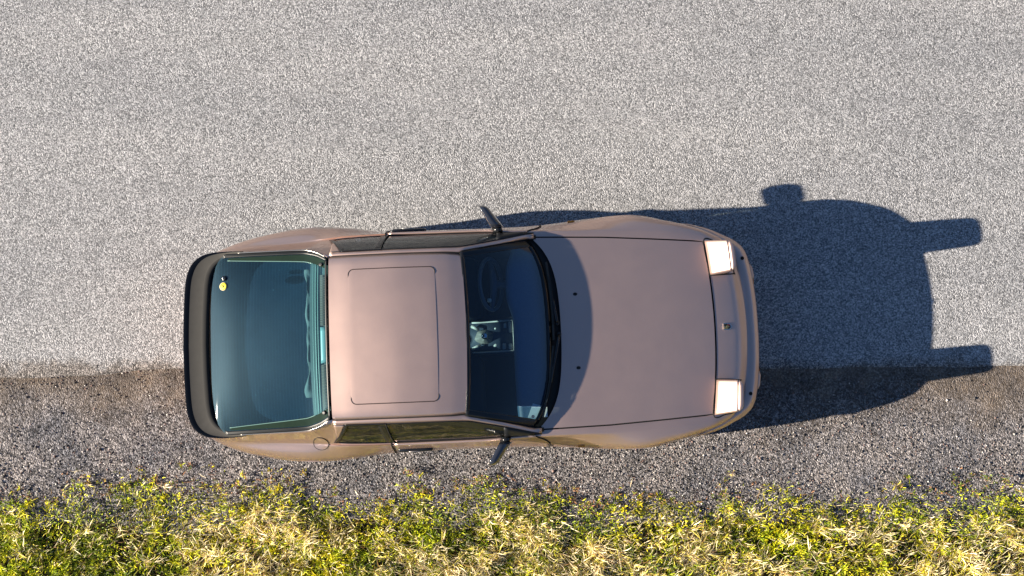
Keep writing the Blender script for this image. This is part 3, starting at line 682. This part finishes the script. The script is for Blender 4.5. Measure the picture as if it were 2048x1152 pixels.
# sunroof panel
def rr(u0, u1, hw, rad, n=26, m_=30):
    rows = []
    us = np.concatenate([u0+rad*(1-np.cos(np.linspace(0, pi/2, 8)[:-1])), np.linspace(u0+rad, u1-rad, n), u1-rad*(1-np.cos(np.linspace(pi/2, 0, 8)[1:]))])
    for u in us:
        d = min(u-u0, u1-u); w = hw if d >= rad else hw-rad+sqrt(max(0, rad*rad-(rad-d)**2)); rows.append((u, w))
    return rows
sr = MB(); rows = []
RR = rr(-.835, -.238, .458, .036)
for u, w in RR: rows.append([roofpt(u, q*w/.563, .0008+.0015*(1-abs(q)**3)) for q in np.linspace(-1, 1, 31)])
sunroof = sr.grid(rows).build('sunroof', PAINT, roof)
loop = [roofpt(u, (w+.003)/.563, -.0005) for u, w in RR]+[roofpt(u, -(w+.003)/.563, -.0005) for u, w in RR[::-1]]
MB().tube(loop, .0038, 6, closed=True).build('sunroof_seal', mat('brown_seal', (.035, .022, .02), .7), sunroof)

# ---- roof rails, A pillars, window trims, glass
for s in (1, -1):
    L = [(p, *gside(p, 0)[1:]) for p in np.linspace(-.97, .455, 60)]
    def inner(p):                            # inner edge of the rail: roof edge, then screen edge
        if p < -.06: r = roofpt(p, 1); return np.array([p, r[1], r[2]])
        best = min(np.linspace(0, 1, 80), key=lambda t: abs(ws(1.03, t)[0]-p)); w = ws(1.03, best); return np.array([p, w[1]+.002, w[2]])
    rows = [[], [], [], []]
    for p, v, z in L:
        i_ = inner(p); o_ = np.array([p, v, z]); 
        rows[0].append(i_*[1, s, 1]-[0, 0, .010]); rows[1].append((i_*.8+o_*.2+[0, 0, .004])*[1, s, 1]); rows[2].append((i_*.3+o_*.7+[0, 0, .005])*[1, s, 1]); rows[3].append((o_+[0, .002, -.004])*[1, s, 1])
    solid(MB().grid(rows).build('roof_rail', PAINT, car), .004)
    MB().tube([(a[0], a[1], a[2]+.009) for a in rows[0]], .0042, 6).build('drip_seal', SEAM, car)
    MB().tube([(a[0], a[1]+s*.001, a[2]+.001) for a in rows[3]], .0045, 6).build('window_seal', BLACK, car)
    # side glass
    def patch(p0t, p1t, p0b, p1b, g0, g1, off, n=24, m_=10):
        return [[gpt((p0t+(p0b-p0t)*g)*(1-a)+(p1t+(p1b-p1t)*g)*a, g, s, off) for a in np.linspace(0, 1, n)] for g in np.linspace(g0, g1, m_)]
    # the shell that carries the glass frames (black surround), then panes 4 mm above it
    fg = patch(-.612, .30, -.580, .42, .04, .97, .001)
    side = MB().grid(fg).build('side_window', G_SIDE, car); side['label'] = 'long side window of the door'
    qg = MB().grid(patch(-.865, -.668, -.985, -.628, .06, .94, .001, 14)).build('quarter_window', G_SIDE, car)
    fr = MB()
    fr.grid(patch(-.668, -.612, -.628, -.580, .0, 1.0, .004, 4))
    fr.grid(patch(-.888, -.862, -1.012, -.982, .0, 1.0, .004, 3)); fr.grid(patch(-.888, -.61, -1.012, -.58, .94, 1.0, .004, 20, 3)); fr.grid(patch(-.888, -.61, -1.012, -.58, -.01, .07, .004, 20, 3))
    solid(fr.build('window_frame', GLOSSBLACK, car), .003)
    f2 = MB(); f2.grid(patch(-.61, .36, -.58, .44, .93, 1.0, .004, 30, 3)); f2.grid([[gpt(p, g, s, .005) for p in np.linspace(.19, .40, 8)] for g in np.linspace(.0, 1.0, 6)])
    solid(f2.build('door_window_frame', BLACK, car), .003)
    MB().tube([gpt(-.612-.0+(.032)*g, g, s, .0075) for g in np.linspace(0, 1, 8)], .004, 6).build('pillar_seam', SEAM, car)

# ---- doors
for s in (1, -1):
    rows = []
    n = 50
    for a in np.linspace(0, 1, n):
        prev = None; row = []
        c0 = sidecurve(0, 1); N_ = len(c0)
        for j in range(N_):
            g_ = min(1, j/14.0)
            pf = .385+.125*(g_**1.1) if j < 21 else .51
            p = -.602+(pf+.602)*a
            c = sidecurve(max(p, -.6) if zbot(p) < .205 else p, 1)
            row.append((uof(p, c[j][0]), s*(c[j][0]+.0035), c[j][1]+.0015 if j < 20 else c[j][1]))
        rows.append(row)
    door = sharp(MB().grid(rows).build('door', PAINT, car), 50); solid(door, .004)
    MB().tube([(x-.004, y, z) for x, y, z in rows[0]], .005, 6).build('shut_line', SEAM, door)
    MB().tube([(x+.004, y, z) for x, y, z in rows[-1]], .005, 6).build('shut_line', SEAM, door)
    # bead in body paint, added so the door top edge catches the sun
    bl = [gpt(p, 1.0, s, .008) for p in np.linspace(-.58, .41, 40)]
    MB().tube([(x, y+s*.004, z+.000) for x, y, z in bl], .0075, 8, sx=1.3).build('door_edge_bead', PAINT, door)
    # handle
    hb = []
    for u, w in ((-.575, .6), (-.565, .9), (-.50, 1), (-.40, 1), (-.335, .9), (-.325, .5)):
        y = float(np.interp(.715, section(u)[2][::-1, 1], section(u)[2][::-1, 0]))
        hb.append([(u, s*(y-.01), .715+.022*w), (u, s*(y+.014*w+.004), .715+.018*w), (u, s*(y+.020*w+.004), .715), (u, s*(y+.014*w+.004), .715-.018*w), (u, s*(y-.01), .715-.022*w)])
    hd = MB().loft(hb).build('door_handle', GLOSSBLACK, door)
    y = float(np.interp(.715, section(-.45)[2][::-1, 1], section(-.45)[2][::-1, 0]))
    MB().box(-.50, -.42, *sorted((s*(y+.016), s*(y+.027))), .705, .735, .004).build('latch', TRIM, hd)
    # wing mirror: swept back, tapered shell with the glass facing rearwards
    mir = []
    for t in np.linspace(0, 1, 9):
        e_ = 1-.25*t if t < .9 else .62
        u = .178-.085*t; v = .762+.155*t; zc = .905+.022*t; hh = .062*(sqrt(max(.1, 1-(2*t-1)**6*.75))); dd = .066*(1-.40*t)
        if t > .99: hh *= .8; dd *= .7
        mir.append([(u-.020, s*v, zc-hh), (u+dd*.3, s*v, zc-hh*.95), (u+dd*.8, s*v, zc-hh*.5), (u+dd, s*v, zc), (u+dd*.8, s*v, zc+hh*.55), (u+dd*.35, s*v, zc+hh*.95), (u-.006, s*v, zc+hh*1.03), (u-.022, s*v, zc+hh)])
    mo = sharp(MB().loft(mir).build('wing_mirror', mat('mirror_shell', (.035, .04, .055), .25, .0, 1.0), door), 60)
    gl = [[(u0[0]-.001, u0[1], z) for z in (u0[2]+.008, (u0[2]+u1[2])/2, u1[2]-.008)] for u0, u1 in [(r[0], r[7]) for r in mir[1:-1]]]
    solid(MB().grid(gl).build('mirror_glass', CHROME, mo), .002)
    MB().loft([[(.235, s*.722, .88), (.235, s*.735, .925), (.19, s*.735, .945), (.15, s*.722, .88)], [(.225, s*.768, .87), (.225, s*.768, .915), (.185, s*.768, .925), (.16, s*.768, .87)]]).build('mirror_foot', GLOSSBLACK, mo)
# ---- side markers
for s in (1, -1):
    y = float(np.interp(.66, section(.74)[2][::-1, 1], section(.74)[2][::-1, 0]))
    MB().box(.715, .765, *sorted((s*(y-.01), s*(y+.010))), .645, .675, .004).build('side_marker', AMBER, car)
# ---- fuel flap on the right rear haunch
cx, cy, R_ = -1.105, -.722, .052
def flapz(u, v): return surf(u, v)
fl = MB(); rows = []
for k in (0.02, .35, .65, .9, 1.0): rows.append([flapz(cx+R_*k*cos(a), cy+R_*.82*k*sin(a))+[0, -.002, .0022] for a in np.linspace(0, 2*pi, 37)[:-1]])
fo = fl.grid(rows, True).build('fuel_flap', PAINT, car)
MB().tube([np.array(p)-[0, 0, .0005] for p in [flapz(cx+R_*1.04*cos(a), cy+R_*.85*sin(a))+[0, -.002, .0015] for a in np.linspace(0, 2*pi, 41)[:-1]]], .0024, 6, closed=True).build('flap_seam', SEAM, fo)

# ---- hatch: big curved glass, seal, spoiler
def hatch(q, t, off=0.0, grow=0.0):        # t 0 front (roof) .. 1 rear
    u = -.985-.865*t+.045*t*abs(q)**4
    e = section(max(u, -1.995))[1][0]; hw, ze = e[0]-.008+grow, e[1]
    if u > -1.12: hw = .545+(-.985-u)*.58+grow if u > -1.10 else hw
    hw = min(hw, e[0]-.006+grow)
    rr_ = max(0, (t-.90)/.10); hw -= .070*rr_**2.2
    zc = 1.212-.235*t**1.15+.012*sin(pi*t)-.030*max(0, t-.75)**2/.0625
    return np.array([u, q*hw, zc+(ze+.004-zc)*abs(q)**2.3*(1 if t < .9 else 1-.2*rr_)+off])
HN = np.linspace(0, 1, 50)
hg = MB().grid([[hatch(q, t) for q in np.linspace(-1, 1, 45)] for t in HN]).build('hatch_window', G_REAR, car)
f5 = lambda q, t: hatch(q, t, .004)
seal = MB()
for s in (1, -1): seal.grid([[hatch(s*q, t, .003, .006) for q in (.962, .975, .99, 1.004)] for t in np.linspace(0, .93, 44)])
seal.grid([[hatch(q, t, .004) for q in np.linspace(-1, 1, 45)] for t in (0, .008, .016)])
solid(seal.build('hatch_seal', mat('satin_black_seal', (.008, .009, .009), .42), hg), .003)
GREENBAND = mat('dark_green_glass_border', (.016, .028, .016), .12, bump=(30, .1))
for s in (1, -1):
    gbd = MB(); rows = []
    for t in np.linspace(.02, .88, 44):
        w_ = .085*(1-t)**.8+.012
        if t < .14: w_ += 0
        rows.append([hatch(s*(.962-w_*k), t, .0028) for k in (0, .33, .66, 1)])
    gbd.grid(rows).build('glass_border', GREENBAND, hg)
    MB().tube([r[-1]+[0, 0, .001] for r in rows[5:]], .0028, 6).build('glass_edge', G_EDGE, hg)
    MB().tube([hatch(s*1.003, t, .008, .008) for t in np.linspace(.01, .8, 44)], .0032, 6).build('seal_highlight', TRIM, hg)  # bright metal strip stands in for the highlight along the seal
# sticker, and wiper grommet with its glint built as a bright disc
def ondisc(cu, cv, r, lift, name, m, parent, tilt=.0):
    def z(u, v): t = (-.985-u)/.865; return hatch(v/.62, t)[2]
    return MB().loft([[(cu+k*cos(a), cv+k*sin(a), z(cu+k*cos(a), cv+k*sin(a))+h) for a in np.linspace(0, 2*pi, 25)[:-1]] for k, h in ((r, 0), (r, lift), (r*.6, lift+.0006), (r*.1, lift+.0008))]).build(name, m, parent)
stk = ondisc(-1.745, .405, .030, .002, 'sticker', CREAM, hg)
ondisc(-1.745, .405, .026, .0035, 'sticker_face', YELLOW, stk)
sh = [(-.016, .004), (-.010, .016), (.002, .010), (.008, .017), (.010, .006), (.003, .001), (.012, -.006), (.006, -.010), (-.003, -.004), (-.012, -.012), (-.008, -.002)]
MB().poly([(-1.745+y*.9, .405+x*.9, hatch(.65, (-.985+1.745)/.865)[2]+.0062) for x, y in sh]).build('sticker_figure', DARKMARK, stk, False)
lk = ondisc(-1.742, .462, .017, .008, 'wiper_grommet', GLOSSBLACK, hg)
ondisc(-1.748, .466, .006, .013, 'grommet_glint', CHROME, lk)
# spoiler
oc = crom([(-1.60, .648), (-1.72, .655), (-1.83, .652), (-1.91, .632), (-1.97, .588), (-2.008, .52), (-2.028, .42), (-2.040, .22), (-2.045, 0)], 8)
ic = crom([(-1.60, .630), (-1.70, .622), (-1.755, .596), (-1.805, .556), (-1.835, .50), (-1.850, .42), (-1.856, .33), (-1.864, .18), (-1.868, 0)], 8)
oc = np.vstack([oc, (oc*[1, -1])[::-1][1:]]); ic = np.vstack([ic, (ic*[1, -1])[::-1][1:]])
nn = len(oc); outr, mid, inr = [], [], []
for i in range(nn):
    o_, i_ = oc[i], ic[i]; k = min(1, max(.12, (-o_[0]-1.60)/.25)); zb = section(max(-1.99, o_[0]))[1][0][1] if abs(o_[1]) > .5 else .925
    zt = max(.955, .985-(-o_[0]-1.6)*.08); ze = section(max(-1.99, o_[0]))[1][0][1]+.012; zt = zt*k+ze*(1-k)
    P = lambda a, z: (o_[0]+(i_[0]-o_[0])*a, o_[1]+(i_[1]-o_[1])*a, z)
    outr.append([P(.10, zt-.10*k-.006), P(.0, zt-.055*k-.003), P(-.01, zt-.012), P(.015, zt-.004), P(.06, zt-.003), P(.13, zt-.005), P(.22, zt-.010*k)])
    mid.append([P(.22, zt-.010*k), P(.30, zt-.012*k), P(.5, zt-.013*k), P(.66, zt-.013*k), P(.74, zt-.012*k)])
    inr.append([P(.74, zt-.012*k), P(.80, zt-.009), P(.88, zt-.010), P(.96, zt-.013), P(1.0, zt-.022*k-.006)])
sp = sharp(MB().grid(outr).build('rear_spoiler', mat('polished_black_spoiler', (.004, .005, .007), .16, spec=.35), car), 50)
MB().grid(mid).build('spoiler_channel', RUBBER, sp)  # channel in a lighter grey than the outer ring and lip
MB().grid(inr).build('spoiler_lip', SEAM, sp)

# ---- underbody and wheels
ub = MB()
ub.box(-1.93, 1.88, -.595, .595, .17, .42, .02); ub.box(-.83, .83, -.76, .76, .17, .40, .02)
ub.build('underbody', SEAM, car)
for c in WHEELS:
    for s in (1, -1):
        w = MB(); prof = [(.20, .0), (.27, -.005), (.298, .012), (.308, .04), (.308, .165), (.298, .193), (.27, .208), (.20, .20)]
        rows = [[(c+r*cos(a), s*(.625+y), .308+r*sin(a)) for a in np.linspace(0, 2*pi, 49)[:-1]] for r, y in prof]
        wh = w.grid(rows, True).build('wheel', TYRE, car)
        rm = MB(); rm.grid([[(c+r*cos(a), s*(.625+y), .308+r*sin(a)) for a in np.linspace(0, 2*pi, 49)[:-1]] for r, y in ((.205, .20), (.195, .203), (.185, .17), (.18, .08))], True)
        for k in range(5):
            a = 2*pi*k/5+.3; d = np.array([cos(a), sin(a)]); n_ = np.array([-d[1], d[0]])
            rm.loft([[(c+(d*r+n_*w_)[0], s*y, .308+(d*r+n_*w_)[1]) for w_, y in ((-wd_, .80), (wd_, .80), (wd_*.9, .825), (-wd_*.9, .825))] for r, wd_ in ((.02, .05), (.10, .035), (.19, .048))])
        rm.build('rim', RIM, wh)

# ---- interior
ins = MB()
ins.grid([[(u, v, .40+.0) for u in (-1.9, -1.0, -.2, .6)] for v in (-.70, 0, .70)])
ins.build('cabin_floor', SEATM, car)
for s in (1, -1):
    MB().grid([[(u, s*(.69-.02*k), z) for u in np.linspace(-1.0, .45, 12)] for k, z in ((0, .40), (0, .72), (.5, .84), (-.5, .885))]).build('door_card', DARKINT, car)
    MB().grid([[(u, s*v, z) for u in np.linspace(-1.9, -1.0, 12)] for v, z in ((.62, .40), (.61, .70), (.60, .84))]).build('side_trim', DARKINT, car)
# dashboard
rows = []
for v in np.linspace(-.67, .67, 45):
    ur = .285+.035*math.exp(-((v-.36)/.20)**4)*-1.2+.02*(abs(v)/.67)**4; zt = .845-.02*(v/.67)**2+.028*math.exp(-((v-.36)/.19)**4)
    rows.append([(ur+.05, v, .55), (ur+.02, v, zt-.12), (ur, v, zt-.03), (ur+.015, v, zt-.005), (ur+.04, v, zt), (.42, v, zt-.002-.3*max(0, zt-.845)), (.50-.12*(abs(v)/.67)**4, v, .855), (.52-.14*(abs(v)/.67)**4, v, .835)])
dash = MB().grid(rows).build('dashboard', mat('blue_dashboard', (.035, .085, .15), .55, bump=(70, .2)), car); solid(dash, .003)
MB().loft([[(.36, -.60, .842), (.50, -.60, .858), (.50, -.53, .862), (.40, -.50, .846)], [(.36, -.60, .846), (.50, -.60, .862), (.50, -.53, .866), (.40, -.50, .850)]]).build('papers', mat('pale_paper', (.45, .52, .55), .6), dash, False)
# steering wheel
sc_, tl = np.array([.135, .365, .80]), radians(64)
ax = np.array([0, 1.0, 0]); bx_ = np.array([-cos(tl), 0, sin(tl)*1.0])
sw = MB().tube([sc_+.185*(ax*cos(a)+bx_*sin(a)*.95) for a in np.linspace(0, 2*pi, 49)[:-1]], .015, 8, closed=True).build('steering_wheel', mat('wheel_leather', (.05, .065, .085), .45), car)
MB().tube([sc_+.18*ax, sc_+[.025, 0, .005], sc_-.18*ax], [.014, .03, .014], 8).tube([sc_+[.02, 0, 0], sc_-.17*bx_], .016, 8).tube([sc_+[.02, 0, 0], sc_+[.20, 0, -.09]], .03, 10).build('hub', DARKINT, sw)
MB().box(.105, .135, .235, .262, .80, .83, .005).build('stalk_cap', CREAM, sw)
# console, gear lever, frame trim; cream patches put sun glare into the colour
con = MB().loft([[(-.45, -.10, .40), (-.45, .10, .40), (-.45, .09, .56), (-.45, -.09, .56)], [(.05, -.13, .40), (.05, .13, .40), (.05, .115, .58), (.05, -.115, .58)], [(.30, -.14, .45), (.30, .14, .45), (.30, .125, .70), (.30, -.125, .70)]]).build('centre_console', DARKINT, car)
cf = lambda u: .585+.12*max(0, (u-.05)/.25)
fr = MB()
for v in (-.112, .108): fr.tube([(u, v, cf(u)+.006) for u in (-.02, .05, .15, .29)], .006, 6)
fr.tube([(.285, -.112, cf(.285)+.006), (.285, .108, cf(.285)+.006)], .006, 6)
fr.build('console_trim', CREAM, con)
for a_ in ((.20, .225, -.10, -.055), (.245, .275, -.10, -.06), (.215, .235, .055, .09), (.25, .275, .02, .10)): MB().box(a_[0], a_[1], a_[2], a_[3], cf(a_[0])+.004, cf(a_[0])+.012, .003).build('glare_patch', CREAM, con)
ga = MB(); 
ga.loft([[(.075+r*1.15*cos(a)+.006*sin(5*a), -.002+r*.85*sin(a), z) for a in np.linspace(0, 2*pi, 25)[:-1]] for r, z in ((.066, .600), (.060, .606), (.042, .64), (.026, .68), (.018, .71))])
for a_, b_, w__ in (((-.02, -.085), (.04, -.06), .012), ((.13, -.085), (.17, -.05), .014), ((-.02, .08), (.03, .055), .012), ((.14, .07), (.17, .045), .012)):
    MB().tube([(a_[0], a_[1], .600), ((a_[0]+b_[0])/2, (a_[1]+b_[1])/2, .622), (b_[0], b_[1], .612)], w__, 8).build('gaiter_fold', CREAM, con)
gt = ga.build('gear_gaiter', mat('tan_leather', (.20, .18, .145), .4, bump=(60, 1.0)), con)
MB().loft([[(.075+r*cos(a), r*sin(a), z) for a in np.linspace(0, 2*pi, 17)[:-1]] for r, z in ((.012, .70), (.022, .73), (.026, .745), (.018, .765), (.004, .768))]).build('gear_knob', CHROME, gt)
for v in (.36, -.36):
    st_ = MB(); st_.box(-.42, .06, v-.24, v+.24, .42, .56, .05); so = st_.build('seat', SEATM, car)
    b2 = MB(); b2.loft([[(u, v+w_*cos(a)*(1 if abs(cos(a)) < .9 else 1), 0) for a in (0,)] for u, w_ in ((0, 0),)]) if False else None
    rings = []
    for z, u, w_, d in ((.50, -.42, .23, .07), (.70, -.50, .24, .07), (.90, -.58, .22, .06), (1.0, -.62, .14, .05), (1.09, -.645, .12, .04), (1.11, -.65, .09, .02)):
        rings.append([(u+d*sin(a), v+w_*cos(a)*(1-.1*abs(sin(2*a))), z) for a in np.linspace(0, 2*pi, 21)[:-1]])
    MB().loft(rings).build('backrest', SEATM, so)
# hatch compartment: roller cover, pale crumpled cloth, ribbed vent strips, cross bar
MB().grid([[(u, v, .80+.06*((-u-1.08)/.7)**2+.010*(1-(v/.6)**2)) for u in np.linspace(-1.86, -1.10, 20)] for v in np.linspace(-.60, .60, 26)]).build('cargo_cover', CARGO, car)
cloth = []
for v in np.linspace(.50, -.40, 90):
    w_ = .016+.004*sin(v*13)+.003*sin(v*41+1)+.016*math.exp(-((v+.36)/.05)**2)
    cloth.append([(-1.150+.006*sin(v*23)-w_, v, .99+.01*sin(v*31)), (-1.155, v, 1.01+.010*sin(v*37)), (-1.145+.006*sin(v*29), v, .995+.010*sin(v*51+2)), (-1.125, v, 1.0)])
solid(MB().grid(cloth).build('cover_hem', PALECLOTH, car), .003)
GT = mat('green_grey_trim', (.05, .085, .08), .55, bump=(18, .3)); RIBM = mat('brown_grey_plastic', (.10, .075, .055), .6); ROD = mat('pale_green_rod', (.16, .24, .20), .4)
MB().grid([[hatch(q, t, -.035) for q in np.linspace(-.93, .93, 30)] for t in np.linspace(.003, .150, 6)]).build('header_panel', GT, car)
for t in (.079, .098, .120): MB().tube([hatch(q, t, -.020) for q in np.linspace(-.90, .90, 30)], .0045 if t < .11 else .003, 8).build('cover_rod', ROD, car)
for v0, v1 in ((.44, .085), (-.185, -.49)):
    vb = MB(); n = 30
    for k in range(n):
        v = v0+(v1-v0)*(k+.5)/n; w_ = abs(v1-v0)/n*.30; a = hatch(v/.58, .012, -.014); b_ = hatch(v/.58, .060, -.014)
        vb.loft([[(a[0], v-w_, a[2]-.01), (a[0], v+w_, a[2]-.01), (a[0], v+w_*.8, a[2]), (a[0], v-w_*.8, a[2])], [(b_[0], v-w_, b_[2]-.01), (b_[0], v+w_, b_[2]-.01), (b_[0], v+w_*.8, b_[2]), (b_[0], v-w_*.8, b_[2])]])
    vb.grid([[hatch(v/.58, t, -.024) for v in np.linspace(v0, v1, 12)] for t in (.008, .066)])
    vb.build('vent_ribs', RIBM, car)
rows = [[hatch(v/.58, t, -.012-.006*(abs(t-.035) > .02)) for v in np.linspace(-.175, .075, 10)] for t in (.010, .016, .035, .055, .062)]
solid(MB().grid(rows).build('cabin_light', mat('pale_green_plastic', (.20, .34, .33), .35), car), .006)
for s in (1, -1):
    ondisc(-1.03, s*.51, .013, .004, 'hatch_bolt', BLACK, hg)
for o in bpy.data.objects:
    if o.parent is None and o.type == 'MESH' and 'kind' not in o and 'label' not in o: print('LOOSE', o.name)
